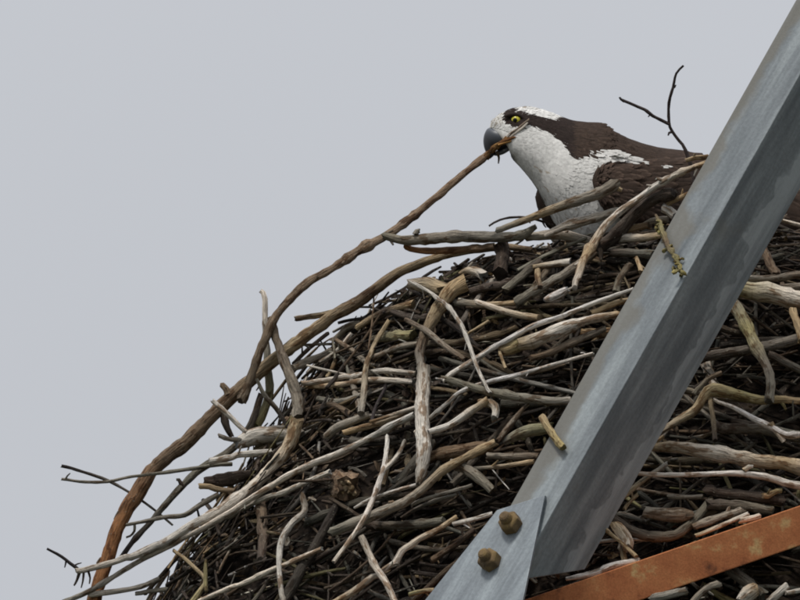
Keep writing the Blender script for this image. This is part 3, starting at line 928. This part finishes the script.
# station: upper u,v, lower u,v, half width, depth shift, yaw
BODY = [
 (489.5, 128.5, 511, 146, 8, 0, 0), (492, 122.5, 510.5, 151, 14, 0, 0), (499.5, 115, 512, 156.5, 18.5, 0, 0), (511, 109.5, 517, 163, 22, 0, 0),
 (526, 107.2, 524, 171, 25, 0, 0), (542, 110, 531, 179.5, 27, 0, .04), (556, 115, 537, 188, 29, 0, .1), (569, 120, 542, 196, 34, 0, .18),
 (581, 122.5, 548, 206, 41, -1, .28), (593, 124, 558, 222, 48, -4, .36), (606, 130, 574, 240, 55, -10, .4), (625, 139, 600, 252, 59, -20, .42),
 (650, 147, 640, 258, 59, -34, .42), (690, 154, 690, 255, 53, -50, .42), (740, 168, 745, 245, 42, -70, .42), (790, 187, 795, 230, 30, -90, .42),
 (840, 203, 842, 215, 20, -110, .42)]
NS, NT = 150, 64
st = interp_st(BODY, NS)
def poly_in(u, v, poly):
    c = False; n = len(poly); j = n - 1
    for i in range(n):
        xi, yi = poly[i]; xj, yj = poly[j]
        if (yi > v) != (yj > v) and u < (xj - xi) * (v - yi) / (yj - yi) + xi: c = not c
        j = i
    return c
MASK = parse("501,121 503,113.5 508,109.5 512,109 514,112 519.5,112.3 528.5,115 540,117.5 551,119.5 558,118 563,112 600,118 640,130 700,145 900,190 900,260 720,250 660,185 640,162 628,158 612,150 598,146.5 590,149 584,152.5 579,151 574,156.5 569,154.5 564.5,147 558.5,139.5 549.5,132 539,129 530,126.5 523,126 517,128.5 511,127.5 505,127")
WHITES = [parse("604,149 611,147 618,149 625,152 623,157.5 612,158.5 605,156"), parse("628,160 636,158 643,161.5 635,165 628,164"), parse("658,163 663,161.5 666,166 660,168")]
GREYF = parse("486,130 492,127.5 503,130 512,134 517,138 514,147 508,152 496,152")
def bird_col(u, v, jit=1.0):
    uj = u + rs.normal(0, .9 * jit); vj = v + rs.normal(0, .9 * jit)
    for w in WHITES:
        if poly_in(uj, vj, w): return WHITE
    if poly_in(uj, vj, MASK):
        k = .8 + .5 * rs.rand()
        base = DKB if u < 570 else BROWN
        return tuple(x * k for x in base)
    if v > 165 and u < 575 and rs.rand() < .06:        # faint tan streaks of the breast band
        return (.55, .48, .40)
    if u < 500 and v < 128 and rs.rand() < .35:
        return (.45, .41, .35)
    if 500 < u < 535 and v < 111 and rs.rand() < .08:
        return (.3, .25, .2)
    k = .86 + .16 * rs.rand()
    return tuple(x * k for x in WHITE)
bird = empty("osprey", BP(640, 290, -30))
tag(bird, "brown and white osprey with yellow eye and dark eye stripe crouching in the stick nest", "bird")
def loft_pt(s, th):
    ca, sa = math.cos(th), math.sin(th)
    cu, cv = (s[0] + s[2]) / 2, (s[1] + s[3]) / 2
    u = cu + (s[0] - cu) * ca; v = cv + (s[1] - cv) * ca
    dz = s[4] * sa
    return u + abs(dz) * s[6], v, u + dz * s[6], v, dz + s[5]      # first pair: where the plumage pattern is looked up, same on both flanks
class Feathers(Buf):
    def feather(self, p, t, n, L, W, lift, colr, tipk=1.0, ridge=1.0):
        sd = t.cross(n).normalized()
        b0 = len(self.v)
        for (x, w, h) in ((0, .3, 0), (.35, .5, .55), (.72, .46, .9), (.93, .25, 1.0)):
            for sg in (-1, 1):
                self.v.append(tuple(p + t * (x * L) + sd * (sg * w * W) + n * (lift * h - .12 * W * ridge)))
                k = 1 + (tipk - 1) * x ** 3
                self.t.append(tuple(min(.82, c * k) for c in colr)); self.r.append((0, 0, 0))
            self.v.append(tuple(p + t * (x * L) + n * (lift * h + .08 * W * ridge))); self.t.append(tuple(min(.82, c * (.94 if x < .9 else tipk)) for c in colr)); self.r.append((0, 0, 0))
        self.v.append(tuple(p + t * L + n * lift)); self.t.append(tuple(min(.82, c * tipk) for c in colr)); self.r.append((0, 0, 0))
        for i in range(3):
            a = b0 + i * 3; c = a + 3
            self.f += [(a, a + 2, c + 2, c), (a + 2, a + 1, c + 1, c + 2)]
        e = b0 + 9
        self.f += [(e, e + 2, b0 + 12), (e + 2, e + 1, b0 + 12)]
body = Buf()
for i in range(NS):
    for k in range(NT):
        th = 2 * math.pi * k / NT
        u0, v0, u, v, dz = loft_pt(st[i], th)
        body.v.append(tuple(BP(u, v, dz))); body.r.append((0, 0, 0)); body.t.append(bird_col(u0, v0, .5))
for i in range(NS - 1):
    for k in range(NT):
        k2 = (k + 1) % NT
        body.f.append((i * NT + k, (i + 1) * NT + k, (i + 1) * NT + k2, i * NT + k2))
body.f.append(tuple(range(NT))); body.f.append(tuple(range((NS - 1) * NT + NT - 1, (NS - 1) * NT - 1, -1)))
body.build("body", PLUME, bird)

def surface_frame(fn, s, th, ds=.6, dt=.03):
    p = BP(*fn(s, th)); a = BP(*fn(s + ds, th)) - p; c = BP(*fn(s, th + dt)) - p
    t = a.normalized(); n = t.cross(c).normalized()
    return p, t, n
def st_at(x):
    i = min(max(int(x), 0), NS - 2); f = x - i
    return st[i] * (1 - f) + st[i + 1] * f
def body_fn(s, th):
    r = loft_pt(st_at(s), th); return r[2], r[3], r[4]
pl = Feathers()
centre = lambda s: BP((st_at(s)[0] + st_at(s)[2]) / 2, (st_at(s)[1] + st_at(s)[3]) / 2, st_at(s)[5])
for k in range(16000):
    x = rs.rand()
    s = 2 + 143 * x ** 1.55
    th = rs.uniform(-.6, math.pi + .6)
    sec = st_at(s)
    u0, v0, u, v, dz = loft_pt(sec, th)
    if (u0 - 516) ** 2 + (v0 - 120.5) ** 2 < 6.2 ** 2: continue
    if poly_in(u0, v0, GREYF): continue
    p, t, n = surface_frame(body_fn, s, th)
    if n.dot(p - centre(s)) < 0: n = -n
    size = np.interp(s, [3, 30, 50, 70, 90, 145], [4.0, 5.5, 8, 12, 17, 26])
    if bird_col(u0, v0, 0)[0] > .2: size = min(size, 9)
    L = size * rs.uniform(.8, 1.25); W = L * rs.uniform(.30, .46)
    j = Matrix.Rotation(rs.normal(0, .16), 3, n)
    colr = bird_col(u0, v0)
    dark = colr[0] < .12
    if not dark:
        L *= 1.3
        a_, b_ = st_at(s), st_at(s + 2)
        g = np.array([b_[0] + b_[2] - a_[0] - a_[2], b_[1] + b_[3] - a_[1] - a_[3]]); g /= np.linalg.norm(g) + 1e-9
        if poly_in(u0 + g[0] * L * .75, v0 + g[1] * L * .75, MASK): L *= .55; W *= .7
    pl.feather(p + n * (.0004 if dark else rs.uniform(.0002, .0006)), j @ t, n, L * MPP, W * MPP, rs.uniform(.015, .05) * L * MPP * (1 if dark else .3), colr, 1.5 if (dark and rs.rand() < .3) else 1.0, 1.0 if dark else .0)
# loose white tufts lying over the wing's top edge
for (cu, cv, n_) in ((609, 153, 30), (615, 155, 24), (630, 161, 18), (657, 165, 5)):
    for k in range(n_):
        u, v = cu + rs.normal(0, 4), cv + rs.normal(0, 1.6)
        t = (BP(u + 10, v + rs.uniform(.5, 2.5), 0) - BP(u, v, 0)).normalized()
        near = 50 - (u - 600) * .35; kw = .88 + .14 * rs.rand()
        pl.feather(BP(u, v, near + rs.uniform(8, 13)), t, (TO + UP * .6).normalized(), rs.uniform(8, 15) * MPP, rs.uniform(1.6, 2.8) * MPP, .0008, tuple(x * kw for x in WHITE), 1.0, .2)

plume = pl.build("feathers", PLUME, bird); plume["kind"] = "stuff"

# wings
WING = [(592, 180, 594, 190, 3, 0), (596, 172, 600, 203, 9, 0), (606, 166, 612, 213, 13, -3), (630, 162, 635, 221, 15, -10), (665, 160, 668, 224, 14, -24),
        (710, 163, 712, 228, 12, -42), (770, 182, 772, 234, 9, -66), (840, 210, 842, 238, 6, -90), (900, 236, 901, 244, 2.5, -108)]
NW, MWT = 60, 28
def make_wing(near, du, dv):
    w = interp_st(WING, NW)
    buf = Buf()
    def fn(s, th):
        i = min(max(int(s), 0), NW - 2); f = s - i
        q = w[i] * (1 - f) + w[i + 1] * f
        cu, cv = (q[0] + q[2]) / 2, (q[1] + q[3]) / 2
        return cu + (q[0] - cu) * math.cos(th) + du, cv + (q[1] - cv) * math.cos(th) + dv, q[4] * math.sin(th) + q[5] + (56 if near else -60)
    for i in range(NW):
        for k in range(MWT):
            buf.v.append(tuple(BP(*fn(i, 2 * math.pi * k / MWT)))); buf.r.append((0, 0, 0)); buf.t.append(BROWN)
    for i in range(NW - 1):
        for k in range(MWT):
            k2 = (k + 1) % MWT
            buf.f.append((i * MWT + k, (i + 1) * MWT + k, (i + 1) * MWT + k2, i * MWT + k2))
    buf.f.append(tuple(range(MWT))); buf.f.append(tuple(range((NW - 1) * MWT + MWT - 1, (NW - 1) * MWT - 1, -1)))
    wing = buf.build("wing", PLUME, bird)
    fb = Feathers()
    rows = [(2 + i * 2.2) for i in range(25)]
    for s in rows[::-1]:
        m = 20
        for k in range(m):
            th = (.02 + .96 * (k + rs.rand() * .6) / m) * math.pi
            if not near: th = -th
            ss = s + rs.normal(0, .5)
            p, t, n = surface_frame(fn, ss, th)
            if n.dot(TO) * (1 if near else -1) < -.2: n = -n
            size = np.interp(ss, [0, 8, 20, 60], [8, 13, 20, 46])
            L = size * rs.uniform(.85, 1.2)
            kk = rs.uniform(.7, 1.4); colr = tuple(x * kk for x in BROWN)
            fb.feather(p, Matrix.Rotation(rs.normal(0, .12), 3, n) @ t, n, L * MPP, L * .36 * MPP, L * .055 * MPP, colr, 1.9)
    f = fb.build("coverts", PLUME, bird)
    f.parent = wing; f.matrix_parent_inverse = Matrix.Identity(4); f["kind"] = "stuff"
    return wing
make_wing(True, 0, 0)
make_wing(False, -57, 17)

# beak: hooked upper mandible with a bluish cere, lower mandible beneath
def loft_mesh(name, stations, n, nt, colfn, mat, parent):
    q = interp_st(stations, n); b = Buf()
    for i in range(n):
        for k in range(nt):
            th = 2 * math.pi * k / nt
            s = q[i]; cu, cv = (s[0] + s[2]) / 2, (s[1] + s[3]) / 2
            b.v.append(tuple(BP(cu + (s[0] - cu) * math.cos(th), cv + (s[1] - cv) * math.cos(th), s[4] * math.sin(th)))); b.r.append((0, 0, 0)); b.t.append(colfn(i / (n - 1), math.cos(th)))
    for i in range(n - 1):
        for k in range(nt):
            k2 = (k + 1) % nt
            b.f.append((i * nt + k, (i + 1) * nt + k, (i + 1) * nt + k2, i * nt + k2))
    b.f.append(tuple(range(nt))); b.f.append(tuple(range(n * nt - 1, (n - 1) * nt - 1, -1)))
    return b.build(name, mat, parent)
def lerp3(a, b, f): return tuple(x * (1 - f) + y * f for x, y in zip(a, b))
CERE = (.07, .08, .097); BLACK = (.016, .016, .019)
beak = loft_mesh("beak", [(494, 127, 516, 141.5, 13), (488, 128.3, 511, 146.5, 12.5), (484.8, 133, 503.5, 149.5, 10), (483.4, 139, 496.5, 150.5, 7.5), (483.6, 145, 495, 153, 6), (485.3, 151, 493.5, 156, 4.4), (489, 158.5, 490, 159, .6)],
    26, 20, lambda f, c: lerp3(CERE, BLACK, min(1, max(0, (f - .06) / .34))), HORN, bird)
lower = loft_mesh("lower_mandible", [(515, 141, 512, 149, 10), (507, 145.5, 504, 154, 7.5), (499, 149.5, 497.5, 155.8, 5), (493.5, 153, 493.5, 155.5, 2)], 14, 16, lambda f, c: lerp3((.12, .125, .13), BLACK, f), HORN, bird)

# eye
def ball(name, centre_, r, mat, parent, squash=None):
    bm = bmesh.new(); bmesh.ops.create_uvsphere(bm, u_segments=24, v_segments=16, radius=r)
    if squash is not None:
        R = squash.to_track_quat('Z', 'Y').to_matrix().to_4x4()
        bmesh.ops.transform(bm, matrix=Matrix.Translation(centre_) @ R @ Matrix.Diagonal((1, 1, .4, 1)), verts=bm.verts)
    else:
        bmesh.ops.translate(bm, vec=centre_, verts=bm.verts)
    me = bpy.data.meshes.new(name); bm.to_mesh(me); bm.free()
    return link(name, me, mat, parent)
ec = BP(516, 120.3, 15.6)
look = (TO * 1.0 - RIGHT * .22 + UP * .02).normalized()
for near in (True, False):
    c = ec if near else BP(516, 120.3, -16.5)
    lk = look if near else (-TO - RIGHT * .22).normalized()
    eye = ball("eye", c, 5.3 * MPP, IRIS, bird)
    pu = ball("pupil", c + lk * (4.8 * MPP), 2.3 * MPP, PUPIL, bird, lk)
    pu.parent = eye; pu.matrix_parent_inverse = Matrix.Identity(4)
# dark rim and brow above the eye
bw = Buf()
arc = [(505, 116.5), (510, 115), (515.5, 114.8), (520, 116), (523.5, 119), (524.5, 122)]
bw.tube([BP(u, v, 19.2 - abs(u - 515) * .12) for u, v in arc], [1.6 * MPP, 2.3 * MPP, 2.4 * MPP, 2.2 * MPP, 1.8 * MPP, 1.2 * MPP], DKB, DKB, knots=False, rough=.05, step=.002)
bw.build("brow", PLUME, bird)

# tail and legs, hidden in and behind the nest
tl = Feathers()
for k in range(7):
    a = (k - 3) * .05
    p = BP(835, 208, -108); q = BP(985, 262 + k * 1.5, -150 + a * 150)
    t = (q - p).normalized(); tl.feather(p, t, UP.cross(t).cross(t).normalized() * -1, (q - p).length, 26 * MPP, .004, tuple(x * 1.3 for x in BROWN), 1.6)
tl.build("tail", PLUME, bird)
for dz in (20, -62):
    lg = Buf()
    top = BP(632, 246, dz - 4)
    foot = Vector((top.x, top.y, REF.z + .150))
    if foot.z > top.z - .02: foot.z = top.z - .02
    lg.tube([top, (top + foot) / 2 + Vector((.008, 0, 0)), foot], [.013, .009, .007], (.34, .36, .36), (.34, .36, .36), knots=False, rough=.03)
    for an in (-.6, 0, .6, 3.14):
        dv = Vector((-math.cos(an), math.sin(an), 0))
        lg.tube([foot, foot + dv * .025 + Vector((0, 0, .006)), foot + dv * .045 + Vector((0, 0, -.004)), foot + dv * .06 + Vector((0, 0, -.012))], [.006, .005, .004, .001], (.3, .32, .32), (.03, .03, .03), knots=False, rough=.03, sides=6)
    lg.build("leg", LEG, bird)

# ------------------------------------------------------------------ the stick in the bird's beak
hp = parse("511,135 504,140.5 497,146 490,151.5 484,157 470,168 452,183 430,203 407,222 385,237 360,250 330,270 308,283 290,300 274,320 262,345 254,367 247,388 240,402")
def bdepth(v, dpx):
    q = (300 - v) * MPP
    return (-BY - q * math.sin(EL)) / math.cos(EL) + dpx * MPP
hd_ = []
dn = surf(247, 388) + 30 * MPP; db = bdepth(157, 0)
for i, (u, v) in enumerate(hp):
    if u > 484.5: hd_.append(bdepth(v, np.interp(u, [484, 492, 499, 511], [0, 1, 12, 20])))
    else:
        f = (484 - u) / (484 - 247); hd_.append(db * (1 - f) + dn * f)
hb = Buf()
rad = np.interp([p[0] for p in hp[::-1]], [240, 260, 300, 400, 470, 490, 500, 511], [4.5, 4.6, 4.6, 4.4, 3.8, 3.6, 3.4, 2.6])[::-1]
hb.tube([P(u, v, d_) for (u, v), d_ in zip(hp[3:], hd_[3:])], [r * MPP for r in rad[3:]], [(.25, .165, .105), (.27, .19, .125), (.22, .155, .10), (.17, .13, .09)], None, rough=.11, wob=.10)
hb.tube([P(u, v, d_) for (u, v), d_ in zip(hp[:5], hd_[:5])], [r * MPP for r in rad[:5]], (.42, .22, .07), (.25, .14, .06), rough=.3)
for ln, rr, c in (("503,141 510,135 519,127.5 529,119.5", (1.6, 1.7, 1.5, 1.0), TINT['X']), ("506,140 514,134 522,128 528,122.5", (1.2, 1.4, 1.2, .7), TINT['W']), ("500,143 508,140 516,136.5", (1.8, 2, .8), TINT['O']), ("499,145 505,143 511,141", (1.5, 1.5, .8), (.42, .22, .07))):
    e = parse(ln)
    hb.tube([P(u, v, bdepth(v, np.interp(u, [497, 511, 520, 529], [12.5, 21, 25, 27]))) for u, v in e], [r * MPP for r in rr], c, c, sides=6, step=.004)
for ln in ("497,152 499,158 498.5,164", "345,258 343,263 341,265", "318,277 315,280"):
    e = parse(ln)
    k = [min(range(len(hp)), key=lambda i: (hp[i][0] - u) ** 2 + (hp[i][1] - v) ** 2) for u, v in e]
    hb.tube([P(u, v, hd_[i]) for (u, v), i in zip(e, k)], [1.6 * MPP] + [1.2 * MPP] * (len(e) - 2) + [.6 * MPP], TINT['B'], TINT['B'], sides=6, step=.004)
tag(hb.build("stick", BARK), "long slender brown stick held in the bird's beak and trailing down the nest", "stick")
print("sticks", nparts)
print("gap plane-surf", [(round(plane_depth(u, v) - surf(u, v), 3)) for u, v in ((425, 600), (517, 494), (577, 390), (600, 343), (708, 150), (680, 400), (800, 190))], "bar", [round(RD - surf(u, v), 3) for u, v in ((560, 600), (640, 570), (800, 520))])
print("hit v by u", [(int(GU[i]), int(GV[np.where(HIT[:, i])[0][0]]) if HIT[:, i].any() else None) for i in range(14, 100, 5)])
